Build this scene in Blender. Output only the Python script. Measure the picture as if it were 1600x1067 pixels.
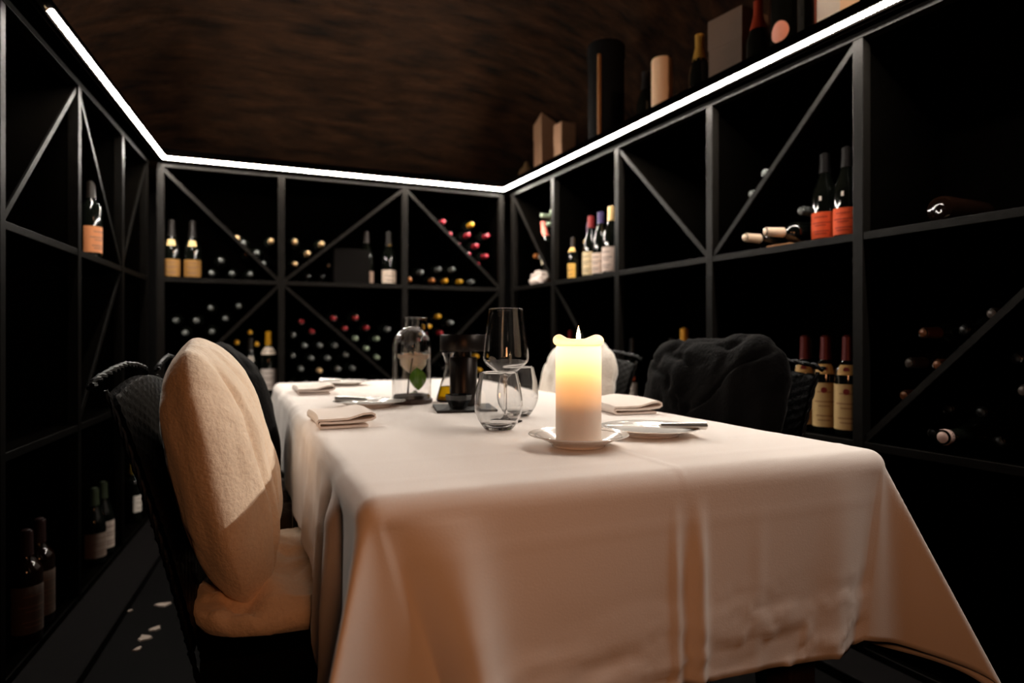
import bpy, math, random
from mathutils import Vector, Matrix, noise
for o in list(bpy.data.objects): bpy.data.objects.remove(o)
SC = bpy.context.scene; COL = SC.collection
PI = math.pi; sin, cos = math.sin, math.cos

# ------------------------------------------------------------------ camera
cd = bpy.data.cameras.new('camera'); cam = bpy.data.objects.new('camera', cd); COL.objects.link(cam)
cam.location = (0, 0, .946); cam.rotation_euler = (PI/2, 0, math.radians(-22.6))
cd.sensor_width = 36; cd.lens = 1022*36/1600; cd.shift_y = -7.5/1600; cd.clip_start = .02
cd.dof.use_dof = True; cd.dof.focus_distance = 1.2; cd.dof.aperture_fstop = 2.5
SC.camera = cam
# ------------------------------------------------------------------ world, exposure
w = bpy.data.worlds.new('world'); SC.world = w; w.use_nodes = True
w.node_tree.nodes['Background'].inputs[0].default_value = (.012, .009, .007, 1)
w.node_tree.nodes['Background'].inputs[1].default_value = .1
SC.view_settings.view_transform = 'Standard'; SC.view_settings.look = 'None'
SC.view_settings.gamma = 1; SC.view_settings.use_curve_mapping = False
SC.view_settings.exposure = 0
SC.cycles.max_bounces = 10; SC.cycles.transmission_bounces = 10; SC.cycles.diffuse_bounces = 4
SC.cycles.caustics_reflective = False; SC.cycles.caustics_refractive = True
SC.cycles.sample_clamp_indirect = 3; SC.cycles.blur_glossy = .6; SC.cycles.use_denoising = True
ROPE = 255.0                       # radiance of the rope light
def lamp(name, loc, energy, col, size):
    l = bpy.data.lights.new(name, 'POINT'); l.energy = energy; l.color = col; l.shadow_soft_size = size
    o = bpy.data.objects.new(name, l); o.location = loc; COL.objects.link(o); return o
lamp('entrance_lamp', (.10, -.10, 1.12), 9.0, (1, .40, .16), .08)   # warm lamp behind the photographer
sl = bpy.data.lights.new('vault_uplight', 'SPOT'); sl.energy = 36; sl.color = (1, .60, .36); sl.spot_size = math.radians(95); sl.spot_blend = .8; sl.shadow_soft_size = .04
so_ = bpy.data.objects.new('vault_uplight', sl); so_.location = (1.55, .25, 2.22); COL.objects.link(so_)      # warm uplight on the rack, out of frame
so_.rotation_euler = Vector((-.15, 2.3, .42)).to_track_quat('-Z', 'Y').to_euler()

# ------------------------------------------------------------------ helpers
def lin(c): return tuple(((v/255)/12.92 if v/255 <= .04045 else ((v/255+.055)/1.055)**2.4) for v in c)
MATS = {}
def mat(name, rgb, rough=.5, metal=0, bump=0, scale=40, var=0, spec=.5, sheen=0, coat=0, trans=0, ior=1.45, emit=None, es=0, sss=0, sr=None, stretch=None, detail=4):
    if name in MATS: return MATS[name]
    m = bpy.data.materials.new(name); m.use_nodes = True; nt = m.node_tree; b = nt.nodes['Principled BSDF']
    c = lin(rgb) + (1,)
    b.inputs['Base Color'].default_value = c; b.inputs['Roughness'].default_value = rough
    b.inputs['Metallic'].default_value = metal; b.inputs['Specular IOR Level'].default_value = spec
    b.inputs['Sheen Weight'].default_value = sheen; b.inputs['Coat Weight'].default_value = coat
    b.inputs['Transmission Weight'].default_value = trans; b.inputs['IOR'].default_value = ior
    if sheen: b.inputs['Sheen Roughness'].default_value = .4
    if sss:
        b.inputs['Subsurface Weight'].default_value = sss; b.inputs['Subsurface Radius'].default_value = sr; b.inputs['Subsurface Scale'].default_value = 1
    if emit: b.inputs['Emission Color'].default_value = tuple(emit)+(1,); b.inputs['Emission Strength'].default_value = es
    if bump or var:
        tc = nt.nodes.new('ShaderNodeTexCoord'); mp = nt.nodes.new('ShaderNodeMapping'); nz = nt.nodes.new('ShaderNodeTexNoise')
        nt.links.new(tc.outputs['Object'], mp.inputs[0]); nt.links.new(mp.outputs[0], nz.inputs['Vector'])
        if stretch: mp.inputs['Scale'].default_value = stretch
        nz.inputs['Scale'].default_value = scale; nz.inputs['Detail'].default_value = detail
        if bump:
            bp = nt.nodes.new('ShaderNodeBump'); bp.inputs['Strength'].default_value = min(1, bump); bp.inputs['Distance'].default_value = .004*max(1, bump)
            nt.links.new(nz.outputs[0], bp.inputs['Height']); nt.links.new(bp.outputs[0], b.inputs['Normal'])
        if var:
            mx = nt.nodes.new('ShaderNodeMix'); mx.data_type = 'RGBA'; mx.blend_type = 'MIX'
            mx.inputs[6].default_value = tuple(v*(1-var) for v in c[:3])+(1,); mx.inputs[7].default_value = tuple(min(1, v*(1+var)) for v in c[:3])+(1,)
            nt.links.new(nz.outputs[0], mx.inputs[0]); nt.links.new(mx.outputs[2], b.inputs['Base Color'])
    MATS[name] = m; return m
class MB:
    def __init__(s): s.v = []; s.f = []
    def add(s, vs, fs):
        n = len(s.v); s.v += [tuple(p) for p in vs]; s.f += [tuple(i+n for i in f) for f in fs]; return s
    def box(s, lo, hi, M=None):
        x0, y0, z0 = lo; x1, y1, z1 = hi
        vs = [Vector(p) for p in ((x0,y0,z0),(x1,y0,z0),(x1,y1,z0),(x0,y1,z0),(x0,y0,z1),(x1,y0,z1),(x1,y1,z1),(x0,y1,z1))]
        if M: vs = [M @ p for p in vs]
        return s.add(vs, [(0,3,2,1),(4,5,6,7),(0,1,5,4),(1,2,6,5),(2,3,7,6),(3,0,4,7)])
    def lathe(s, prof, n=24, M=None, close=False):
        vs = []; fs = []; k = len(prof)
        for j in range(n):
            a = 2*PI*j/n
            for r, z in prof: vs.append(Vector((r*cos(a), r*sin(a), z)))
        kk = k if close else k-1
        for j in range(n):
            j2 = (j+1) % n
            for i in range(kk):
                i2 = (i+1) % k; fs.append((j*k+i, j2*k+i, j2*k+i2, j*k+i2))
        if M: vs = [M @ p for p in vs]
        return s.add(vs, fs)
    def tube(s, pts, r, n=8, caps=True, closed=False):
        pts = [Vector(p) for p in pts]; m = len(pts); rr = r if callable(r) else (lambda i: r)
        vs = []; fs = []; up = None
        for i, p in enumerate(pts):
            if closed: t = pts[(i+1) % m]-pts[i-1]
            else: t = pts[min(i+1, m-1)]-pts[max(i-1, 0)]
            t.normalize()
            if up is None: up = t.orthogonal().normalized()
            up = (up - t*up.dot(t)); up.normalize(); sd = t.cross(up)
            for j in range(n):
                a = 2*PI*j/n; vs.append(p + (up*cos(a)+sd*sin(a))*rr(i))
        for i in range(m if closed else m-1):
            i2 = (i+1) % m
            for j in range(n): fs.append((i*n+j, i*n+(j+1) % n, i2*n+(j+1) % n, i2*n+j))
        if caps and not closed: fs.append(tuple(range(n-1, -1, -1))); fs.append(tuple((m-1)*n+j for j in range(n)))
        return s.add(vs, fs)
    def grid(s, fn, nu, nv, wrapu=False):
        vs = [fn(i/(nu if wrapu else nu-1), j/(nv-1)) for i in range(nu) for j in range(nv)]
        fs = []
        for i in range(nu if wrapu else nu-1):
            i2 = (i+1) % nu
            for j in range(nv-1): fs.append((i*nv+j, i2*nv+j, i2*nv+j+1, i*nv+j+1))
        return s.add(vs, fs)
    def build(s, name, m, parent=None, smooth=40, bevel=0, weld=False):
        me = bpy.data.meshes.new(name); me.from_pydata(s.v, [], s.f); me.materials.append(m)
        import bmesh
        bm = bmesh.new(); bm.from_mesh(me)
        if weld: bmesh.ops.remove_doubles(bm, verts=bm.verts, dist=1e-5)
        bmesh.ops.recalc_face_normals(bm, faces=bm.faces); bm.to_mesh(me); bm.free()
        if smooth:
            me.polygons.foreach_set('use_smooth', [True]*len(me.polygons)); me.set_sharp_from_angle(angle=math.radians(smooth))
        o = bpy.data.objects.new(name, me); COL.objects.link(o)
        if parent: o.parent = parent
        if bevel:
            bv = o.modifiers.new('bevel', 'BEVEL'); bv.width = bevel; bv.segments = 2; bv.limit_method = 'ANGLE'
        return o
def tag(o, label, cat, group=None):
    o['label'] = label; o['category'] = cat
    if group: o['group'] = group
    return o
def thing(name, label, cat, loc=(0,0,0), rz=0, group=None):
    o = bpy.data.objects.new(name, None); COL.objects.link(o); o.location = loc; o.rotation_euler = (0,0,rz)
    o.empty_display_size = .05
    return tag(o, label, cat, group)
def struct(o): o['kind'] = 'structure'; return o
def dup(root, loc, rot=None, label=None, group=None):
    r = root.copy(); COL.objects.link(r); r.location = loc
    if rot is not None: r.rotation_euler = rot
    if label: r['label'] = label
    if group: r['group'] = group
    elif 'group' in r: del r['group']
    for ch in list(root.children):
        c = ch.copy(); COL.objects.link(c); c.parent = r
        for g in list(ch.children):
            d = g.copy(); COL.objects.link(d); d.parent = c
    return r
def fbm(p, o=3): return noise.fractal(Vector(p), 1.0, 2.0, o)
def sst(a, b, x): t = max(0, min(1, (x-a)/(b-a))); return t*t*(3-2*t)

# ------------------------------------------------------------------ materials
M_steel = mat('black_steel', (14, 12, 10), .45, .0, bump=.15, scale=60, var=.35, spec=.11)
M_steel_shaded = mat('shaded_black_steel', (5, 4, 3), .5, .0, bump=.15, scale=60, var=.35, spec=.03)  # shaded copy of the black steel, left rack's dimness put into the colour
M_fascia = mat('black_lacquer', (2, 1.6, 1.4), .9, 0, spec=.0)
M_back = mat('black_board', (3, 2.5, 2), .95, 0, bump=.1, scale=20, var=.4, spec=.0)
M_wall = mat('dark_plaster_wall', (8, 6, 5), .95, 0, bump=.6, scale=14, var=.4)
M_floor = mat('dark_stone_floor', (4, 3, 3), .7, 0, bump=.3, scale=9, var=.5, spec=.05)
M_kerb = mat('dark_grey_kerb', (10, 8, 8), .8, 0, bump=.2, scale=25, var=.3, spec=.06)
M_rope = mat('rope_light_glow', (255, 240, 220), .4, emit=(1, .92, .82), es=ROPE)
M_glass = mat('clear_glass', (255, 255, 255), .0, trans=1, ior=1.47)
M_pvc = mat('clear_hose', (235, 195, 140), .25, trans=.3, ior=1.4)
M_dkglass = mat('dark_bottle_glass', (9, 11, 8), .07, spec=.6)
M_brglass = mat('brown_bottle_glass', (16, 7, 4), .06, spec=.6)
M_cloth = mat('white_tablecloth_cotton', (238, 228, 221), .85, bump=.07, scale=420, sheen=.15, spec=.25, detail=2)
M_napk = mat('napkin_linen', (236, 222, 212), .9, bump=.15, scale=500, sheen=.2, spec=.2, detail=2)
M_fur_w = mat('cream_faux_fur', (246, 222, 196), .95, bump=.55, scale=130, var=.10, sheen=.5, spec=.1)
M_fur_c = mat('ivory_faux_fur', (236, 226, 214), .95, bump=.7, scale=110, var=.10, sheen=.5, spec=.1)
M_fur_k = mat('black_faux_fur', (7, 6, 6), .95, bump=.6, scale=110, var=.5, sheen=.03, spec=.05)
M_fur_g = mat('grey_brown_faux_fur', (60, 48, 38), .95, bump=.7, scale=90, var=.2, sheen=.3, spec=.1)
M_wicker = mat('black_wicker', (3, 2.5, 2.5), .45, bump=.3, scale=200, var=.3, spec=.12)
M_china = mat('white_china', (240, 234, 228), .12, spec=.6, coat=.3)
M_silver = mat('polished_steel', (225, 220, 214), .30, 1)
M_dkmetal = mat('black_brushed_metal', (34, 28, 25), .32, .7, bump=.1, scale=200, stretch=(1,1,.05))
M_slate = mat('black_slate', (24, 21, 20), .6, bump=.3, scale=60)
M_bowl = mat('black_glazed_stoneware', (12, 11, 11), .22, spec=.6)
M_wood = mat('dark_walnut', (52, 34, 25), .45, bump=.2, scale=30, var=.35, stretch=(1,6,1))
M_oil = mat('golden_oil', (240, 190, 20), .02, trans=.6, ior=1.45)
M_petal = mat('cream_rose_petal', (250, 224, 198), .6, sss=.3, sr=(.01,.006,.004))
M_leaf = mat('rose_leaf_green', (92, 140, 26), .45, bump=.4, scale=60, var=.25)
M_stem = mat('rose_stem', (58, 48, 22), .6)
M_pale_patch = mat('pale_floor_patch', (160, 144, 132), .8)

# ------------------------------------------------------------------ the room
RACK = {'left': ((-.373, 3.745), (-.506, 2.17), 3.3, 1), 'back': ((-.373, 3.745), (1.52, 3.755), 1.893, -1), 'right': ((1.52, 3.755), (1.642, 1.218), 4.9, -1)}
DEP = .43
def frame(wn):                                     # rack frame: s along the face, o into the rack, z up
    P, Q, L, sd = RACK[wn]; d = Vector((Q[0]-P[0], Q[1]-P[1], 0)).normalized(); n = Vector((d.y*sd, -d.x*sd, 0))
    return Matrix(((d.x, n.x, 0, P[0]), (d.y, n.y, 0, P[1]), (0, 0, 1, 0), (0, 0, 0, 1)))
def wpt(wn, s, o, z): return frame(wn) @ Vector((s, o, z))
ZT, ZM, ZL, ZB = 1.815, 1.238, .630, .035            # frame top, mid shelf, lower shelf, base
fl = MB().box((-1.15, -1.75, -.08), (2.45, 4.35, 0)); struct(fl.build('floor', M_floor, smooth=0))
def wall_slab(wn, s0, s1, name):
    b = MB(); b.box((s0, DEP+.012, 0), (s1, DEP+.11, 2.05), frame(wn)); struct(b.build(name, M_wall, smooth=0))
wall_slab('left', -.5, 5.4, 'wall_left'); wall_slab('back', -.5, 2.5, 'wall_back'); wall_slab('right', -.5, 5.4, 'wall_right')
struct(MB().box((-1.1, -1.7, 0), (2.3, -1.6, 2.75)).build('wall_front', M_wall, smooth=0))
mc = bpy.data.materials.new('brown_vault_plaster'); mc.use_nodes = True; nt = mc.node_tree; b = nt.nodes['Principled BSDF']
b.inputs['Roughness'].default_value = .95; b.inputs['Specular IOR Level'].default_value = .08
tc = nt.nodes.new('ShaderNodeTexCoord'); mp = nt.nodes.new('ShaderNodeMapping'); mp.inputs['Scale'].default_value = (.8, 3.6, 2.5)
n1 = nt.nodes.new('ShaderNodeTexNoise'); n1.inputs['Scale'].default_value = 5; n1.inputs['Detail'].default_value = 8; n1.inputs['Roughness'].default_value = .62
cr = nt.nodes.new('ShaderNodeValToRGB'); cr.color_ramp.elements[0].position = .32; cr.color_ramp.elements[1].position = .75
cr.color_ramp.elements[0].color = lin((11, 6.5, 4))+(1,); cr.color_ramp.elements[1].color = lin((54, 33, 19))+(1,)
bp = nt.nodes.new('ShaderNodeBump'); bp.inputs['Strength'].default_value = .9; bp.inputs['Distance'].default_value = .03
nt.links.new(tc.outputs['Object'], mp.inputs[0]); nt.links.new(mp.outputs[0], n1.inputs['Vector']); nt.links.new(n1.outputs[0], cr.inputs[0])
nt.links.new(cr.outputs[0], b.inputs['Base Color']); nt.links.new(n1.outputs[0], bp.inputs['Height']); nt.links.new(bp.outputs[0], b.inputs['Normal'])
def vault(u, v):
    x = -1.1+3.4*u; y = -1.7+6.0*v; a = abs(u*2-1); c = abs(v*2-1)
    cb = max(0, (y-1.2)/2.95)
    return (x, y, 2.80-.80*a**5-.80*min(1.05, cb)**3+.014*fbm((x*2.0, y*6, 3)))
struct(MB().grid(vault, 70, 110).build('ceiling', mc))

# ------------------------------------------------------------------ wine racks
POSTS = {'left': (.03, .492, 1.074, 1.688, 2.30, 2.91), 'back': (.0, .583, 1.266, 1.876), 'right': (.03, .544, 1.155, 1.766, 2.385, 3.0, 3.61, 4.22, 4.83)}
SETB = {'left': .05, 'back': .02, 'right': .03}
# diagonal boards: (post index, level) -> (post index, level)
LV = {'t': ZT, 'm': ZM, 'b': ZL}
DIAG = {'left': [(2,'t',3,'m'), (2,'t',1,'m'), (0,'t',1,'m'), (1,'m',2,'b')],
        'back': [(0,'t',1,'m'), (2,'t',1,'m'), (2,'t',3,'m'), (0,'b',1,'m'), (1,'m',2,'b'), (2,'b',3,'m')],
        'right': [(0,'t',1,'m'), (1,'m',2,'b'), (2,'t',3,'m'), (3,'m',4,'t'), (4,'b',5,'m')]}
def diag_seg(wn, d):
    P = POSTS[wn]; a, la, c, lc = d
    return (P[a], LV[la], P[c], LV[lc])
RK = {}
for wn, lab in (('left', 'black steel wine rack with diagonal bins along the left wall'), ('back', 'black steel wine rack on the far wall behind the table'), ('right', 'black steel wine rack with diagonal braces along the right wall')):
    MS = M_steel_shaded if wn == 'left' else M_steel; L = POSTS[wn][-1]; F = frame(wn); o0 = SETB[wn]
    t = thing('wine_rack', lab, 'wine rack', wpt(wn, 0, 0, 0)); RK[wn] = t
    F = Matrix.Translation(-t.location) @ F
    for s in POSTS[wn]:
        MB().box((s-.0165, o0, ZB), (s+.0165, o0+.033, ZT+.03), F).build('post', MS, t, 0, .0015)
        MB().box((s-.006, o0+.034, ZB), (s+.006, DEP-.01, ZT+.02), F).build('side_panel', M_back, t, 0)
    for z in (ZM, ZL, ZB):
        q = MB().box((.0, o0+.008, z-.010), (L, DEP-.011, z+.011), F).build('shelf_board', M_back, t, 0)
        MB().box((.0, o0+.002, z-.011), (L, o0+.0075, z+.0112), F).build('front_edge', MS, q, 0, .001)
    for d in DIAG[wn]:
        s0, z0, s1, z1 = diag_seg(wn, d); v = Vector((s1-s0, 0, z1-z0)); n_ = Vector((-v.z, 0, v.x)).normalized()*.009
        v.normalize(); a = Vector((s0, 0, z0))+v*.02; c = Vector((s1, 0, z1))-v*.02
        par = t
        for oa, ob, nm_, m_ in ((o0+.013, DEP-.012, 'diagonal_board', M_back), (o0+.006, o0+.012, 'front_edge', MS)):
            vs = [F @ Vector((p.x+q*n_.x, oo, p.z+q*n_.z)) for oo in (oa, ob) for p in (a, c) for q in (-1, 1)]
            par = MB().add(vs, [(0,1,3,2),(4,6,7,5),(0,4,5,1),(2,3,7,6),(0,2,6,4),(1,5,7,3)]).build(nm_, m_, par, 0)
    MB().box((.0, o0-.002, ZT-.002), (L, o0+.034, ZT+.0175), F).build('top_rail', MS, t, 0, .001)
    MB().box((-.0, 0, ZT+.018), (L+.02, DEP-.002, ZT+.04), F).build('top_board', M_fascia, t, 0)
    MB().box((-.0, -.012, ZT+.024), (L+.02, .0, 1.900), F).build('fascia', M_fascia, t, 0, .001)
    MB().box((-.0 if wn != 'back' else .036, -.031, 1.8585), (L+.02 if wn != 'back' else L-.02, -.012, 1.8605), F).build('light_channel_flange', M_fascia, t, 0)
    MB().box((-.0, DEP-.01, 0), (L, DEP, ZT+.02), F).build('back_panel', M_back, t, 0)
for wn, s0, s1, nm in (('left', .0, 3.4, 'trim_1'), ('right', .0, 4.9, 'trim_2')):
    b = MB().box((s0, -.115, 0), (s1, SETB[wn]-.002, .03), frame(wn)); struct(b.build(nm, M_kerb, smooth=0, bevel=.003))

# rope light along the front of the fascia
def rope():
    t = thing('rope_light', 'glowing warm white rope light running round the top edge of the racks', 'rope light', wpt('left', 1.575, -.022, 1.85))
    pts = []; z = 1.85; step = .0055
    def run(wn, a, c):
        n = int(abs(c-a)/step); return [wpt(wn, a+(c-a)*i/n, -.022, z) for i in range(n+1)]
    pl = run('left', 1.575, .024); pb = run('back', .024, 1.87); pr = run('right', .024, 3.7)
    pts = [p-t.location for p in pl+pb+pr]
    MB().tube(pts, lambda i: .0052 if i % 2 else .0086, 8).build('glowing_hose', M_rope, t)
    c0 = wpt('left', 1.575, -.02, z); lp = []
    for i in range(26):
        a = i/25*PI*1.9
        lp.append(c0-t.location+Vector((-.006-.03*sin(a*.5), -.004-.035*(1-cos(a))*.5-.01*a*.2, .010*sin(a)+.004*a*.4)))
    MB().tube(lp, .005, 8).build('clear_end_loop', M_pvc, t)
    return t
rope()

# ------------------------------------------------------------------ bottles
PROF = {
 'bordeaux': [(0,.004),(.028,.0),(.034,.003),(.0372,.012),(.0372,.185),(.034,.200),(.024,.213),(.0165,.224),(.0148,.240),(.0142,.298),(0,.300)],
 'burgundy': [(0,.004),(.032,.0),(.038,.004),(.0405,.014),(.0405,.145),(.038,.165),(.030,.190),(.021,.215),(.0162,.240),(.0148,.298),(0,.300)],
 'champagne': [(0,.004),(.034,.0),(.041,.004),(.0435,.016),(.0435,.145),(.041,.170),(.032,.200),(.022,.228),(.0165,.255),(.0155,.300),(.017,.306),(.017,.318),(0,.320)]}
def rad(kind, z):
    p = PROF[kind]
    for (r0, z0), (r1, z1) in zip(p, p[1:]):
        if z0 <= z <= z1 and z1 > z0: return r0+(r1-r0)*(z-z0)/(z1-z0)
    return p[4][0]
def arc(kind, z0, z1, a0, a1, off=.0006, n=10, nz=7, sc=1):
    b = MB()
    def fn(u, v):
        a = a0+(a1-a0)*u; z = z0+(z1-z0)*v; r = rad(kind, z/sc)*sc+off; return (r*cos(a), r*sin(a), z)
    return b.grid(fn, n, nz)
MESH = {}
def bottle(kind='bordeaux', cap=(30,26,26), label=None, neck=None, loc=(0,0,0), rz=0, sc=1, txt=None, glass=None, capz=.232, lz=(.035,.12), seal=None, name='wine_bottle', lab='', group=None, foilrough=.4, la=1.15, lines=True, seal_z=None):
    t = thing(name, lab, 'bottle', loc, rz, group)
    key = (kind, sc, glass.name if glass else '')
    if key not in MESH:
        o = MB().lathe([(r*sc, z*sc) for r, z in PROF[kind]], 20).build('glass_body', glass or M_dkglass, t); MESH[key] = o.data
    else:
        o = bpy.data.objects.new('glass_body', MESH[key]); COL.objects.link(o); o.parent = t
    top = PROF[kind][-1][1]; ck = (kind, sc, cap, capz)
    if cap:
        if ck not in MESH:
            pr = [(rad(kind, z)*sc+.0007, z*sc) for z in (capz, (capz+top)/2, top-.004)]+[(.008*sc, top*sc+.0007), (0, top*sc+.0008)]
            MESH[ck] = MB().lathe(pr, 16).build('capsule', mat('foil_%d_%d_%d' % cap, cap, foilrough, .25), t).data
        else:
            o = bpy.data.objects.new('capsule', MESH[ck]); COL.objects.link(o); o.parent = t
    if label:
        a = la; m = mat('paper_%d_%d_%d' % label, label, .7, bump=.05, var=.06, scale=60)
        l = arc(kind, lz[0]*sc, lz[1]*sc, -PI/2-a, -PI/2+a, n=14, sc=sc).build('label', m, t)
        if lines:
            b = MB(); h = lz[1]-lz[0]
            for f0, wd in ((.78, .5), (.56, .75), (.46, .4), (.24, .6), (.14, .45)):
                q = arc(kind, (lz[0]+h*f0)*sc, (lz[0]+h*f0+.0035)*sc, -PI/2-a*wd*.8, -PI/2+a*wd*.8, off=.001, n=8, nz=2, sc=sc); b.add(q.v, q.f)
            b.build('print', mat('print_%d_%d_%d' % (txt or (110,84,70)), txt or (110,84,70), .7), l)['kind'] = 'stuff'
    if neck:
        nz0, nz1, na, nc = neck
        arc(kind, nz0*sc, nz1*sc, -PI/2-na, -PI/2+na, n=10, off=.0009, nz=4, sc=sc).build('neck_label', mat('paper_%d_%d_%d' % nc, nc, .6, var=.06, scale=60), t)
    if seal:
        for zc in (seal_z or [.1]):
            r = rad(kind, zc)*sc+.0016; b = MB(); R = .009*sc
            vs = [(0, -r, zc*sc)]+[(r*sin(R*cos(q)/r), -r*cos(R*cos(q)/r), zc*sc+R*sin(q)) for q in [2*PI*i/12 for i in range(12)]]
            b.add(vs, [(0, i+1, (i+1) % 12+1) for i in range(12)]).build('seal', mat('seal_%d_%d_%d' % seal, seal, .5), t)
    return t
def face(wn):                                      # rz that turns a label (-y) towards the room
    P, Q, L, sd = RACK[wn]; F = frame(wn); n = -F.to_3x3().col[1]
    return math.atan2(n.y, n.x)+PI/2
def stand(wn, s, o, z, turn=0, **k): return bottle(loc=wpt(wn, s-(.028 if wn == 'right' else 0), o+(0 if wn == 'left' else .03), z), rz=face(wn)+turn, **k)

PINK, RED, YEL, GRY, CRM, ORG, GRN = (176,48,64), (150,30,40), (214,158,36), (118,122,120), (226,190,140), (170,104,52), (150,165,140)
ORG_SHADED, GRY_SHADED = (110,66,38), (74,66,62)  # darker copies of the amber and silver foils, shade put into the colour
CN = {PINK: 'pink', RED: 'dark red', YEL: 'yellow', GRY: 'silver', CRM: 'cream', ORG_SHADED: 'shaded amber', GRY_SHADED: 'shaded silver', ORG: 'amber', GRN: 'pale green', None: 'black'}
ORD = ['leftmost', 'second from left', 'third from left', 'fourth from left', 'fifth from left', 'sixth from left', 'seventh from left', 'eighth from left', 'ninth from left', 'tenth from left', 'eleventh from left', 'twelfth from left', 'thirteenth from left', 'fourteenth from left', 'fifteenth from left', 'sixteenth from left', 'seventeenth from left', 'eighteenth from left', 'nineteenth from left']
BINS = [
 ('back', 'upper left bin of the far rack', .012, .575, ZM, [(.28,1.358,GRY),(.359,1.482,CRM),(.391,1.459,GRY),(.416,1.406,ORG),(.461,1.408,GRY),(.536,1.478,CRM),(.234,1.288,GRY),(.334,1.290,GRY),(.429,1.290,GRY),(.494,1.35,GRY)], False),
 ('back', 'upper middle bin of the far rack', .60, .90, ZM, [(.66,1.482,CRM),(.807,1.476,CRM),(.731,1.418,CRM),(.66,1.354,CRM)], True),
 ('back', 'upper right bin of the far rack', 1.28, 1.86, ZM, [(1.528,1.652,PINK),(1.568,1.577,PINK),(1.622,1.514,PINK),(1.692,1.458,PINK),(1.751,1.398,PINK),(1.81,1.333,PINK),(1.692,1.581,PINK),(1.746,1.517,PINK),(1.81,1.456,PINK),(1.819,1.584,PINK),(1.715,1.648,YEL),
    (1.318,1.289,ORG),(1.46,1.289,ORG),(1.544,1.289,YEL),(1.638,1.289,YEL),(1.717,1.289,GRY),(1.388,1.335,GRY),(1.504,1.36,GRY),(1.593,1.362,GRY)], False),
 ('back', 'lower left bin of the far rack', .012, .575, ZL, [(.06,1.032,GRY),(.158,1.033,GRY),(.228,1.102,GRY),(.368,1.114,GRY),(.302,1.045,GRY),(.234,.973,GRY),(.104,.966,GRY),(.426,.97,YEL),(.359,.915,YEL),(.461,.905,YEL)], False),
 ('back', 'lower middle bin of the far rack', .60, 1.25, ZL, [(.697,1.031,RED),(.755,.975,RED),(.874,1.051,RED),(.999,1.056,RED),(.938,.994,RED),(1.062,.998,RED),(.653,.957,GRY),(.714,.896,GRY),(.8,.896,GRY),(.885,.895,GRY),(.65,.84,GRY),(.752,.824,GRY),(.842,.823,GRY),(.945,.84,GRY),(.694,.764,GRY),(.797,.752,CRM),(.899,.76,GRY),(.985,.762,GRY),(.999,.935,GRN),(1.124,.935,GRN),(1.062,.876,GRN),(1.124,.823,GRN),(1.188,.991,GRY)], True),
 ('back', 'lower right bin of the far rack', 1.28, 1.86, ZL, [(1.5,1.07,YEL),(1.44,1.008,YEL),(1.512,.969,RED),(1.581,1.032,GRY),(1.746,.823,YEL),(1.768,.735,YEL),(1.40,.94,RED)], True),
 ('right', 'upper corner bin of the right rack', .06, .53, ZM, [(.277,1.657,GRN),(.379,1.665,GRN),(.34,1.598,GRN),(.17,1.432,ORG),(.245,1.42,GRY)], False),
 ('right', 'upper middle bin of the right rack', 1.80, 2.2, ZM, [(1.895,1.466,GRY),(1.955,1.529,GRY),(2.121,1.366,GRY)], False),
 ('right', 'lower right bin of the right rack', 2.42, 2.97, ZL, [(2.524,.957,ORG_SHADED),(2.488,.872,GRY_SHADED),(2.565,.870,ORG_SHADED),(2.473,.779,ORG_SHADED),(2.699,1.004,GRY_SHADED),(2.77,.814,GRY_SHADED)], True),
]
LIE = {}
def lying(wn, s, z, cap, lab, group, o=.045, yaw=0):
    key = cap
    F = frame(wn).to_3x3(); out = -F.col[1]; q = out.to_track_quat('Z', 'Y').to_euler()
    base = wpt(wn, s, o+.355, z)
    if key not in LIE:
        LIE[key] = bottle('bordeaux', cap or (10,9,9), lab=lab, group=group, foilrough=.35)
        LIE[key].location = base; LIE[key].rotation_euler = q; return LIE[key]
    return dup(LIE[key], base, q, lab, group)
def seg_d(p, sg):
    a = Vector(sg[:2]); c = Vector(sg[2:]); v = c-a; t = max(0, min(1, (p-a).dot(v)/v.dot(v))); return (a+v*t-p).length
rng = random.Random(4)
for wn, place, s0, s1, zf, lst, fill in BINS:
    segs = [diag_seg(wn, d) for d in DIAG[wn]]
    for c in set(x[2] for x in lst):
        sub = sorted([x for x in lst if x[2] == c], key=lambda q: q[0])
        for i, (s, z, _) in enumerate(sub):
            w_ = ORD[i] if len(sub) > 1 else 'only'
            lying(wn, s, z, c, '%s %s-capped bottle in the %s' % (w_, CN[c], place.replace(' of the ', ' of ')), '%s-capped bottles lying in the %s' % (CN[c], place), .045+rng.random()*.01)
    done = [Vector(x[:2]) for x in lst]
    if fill:
        row = 0; z = zf+.05; fil = []
        top = max(x[1] for x in lst)
        while z < top:
            s = s0+.045+(row % 2)*.041
            while s < s1-.035:
                p = Vector((s, z))
                near = [x[1] for x in lst if abs(x[0]-s) < .11]
                if near and z < max(near)-.03 and all((p-q).length > .073 for q in done) and all(seg_d(p, g) > .048 for g in segs):
                    done.append(p); fil.append(p)
                s += .082
            z += .071; row += 1
        for i, p in enumerate(sorted(fil, key=lambda q: q.x)):
            lying(wn, p.x, p.y, None, '%s black-capped bottle in the %s' % (ORD[i], place.replace(' of the ', ' of ')), 'black-capped bottles lying in the '+place, .06)

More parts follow.
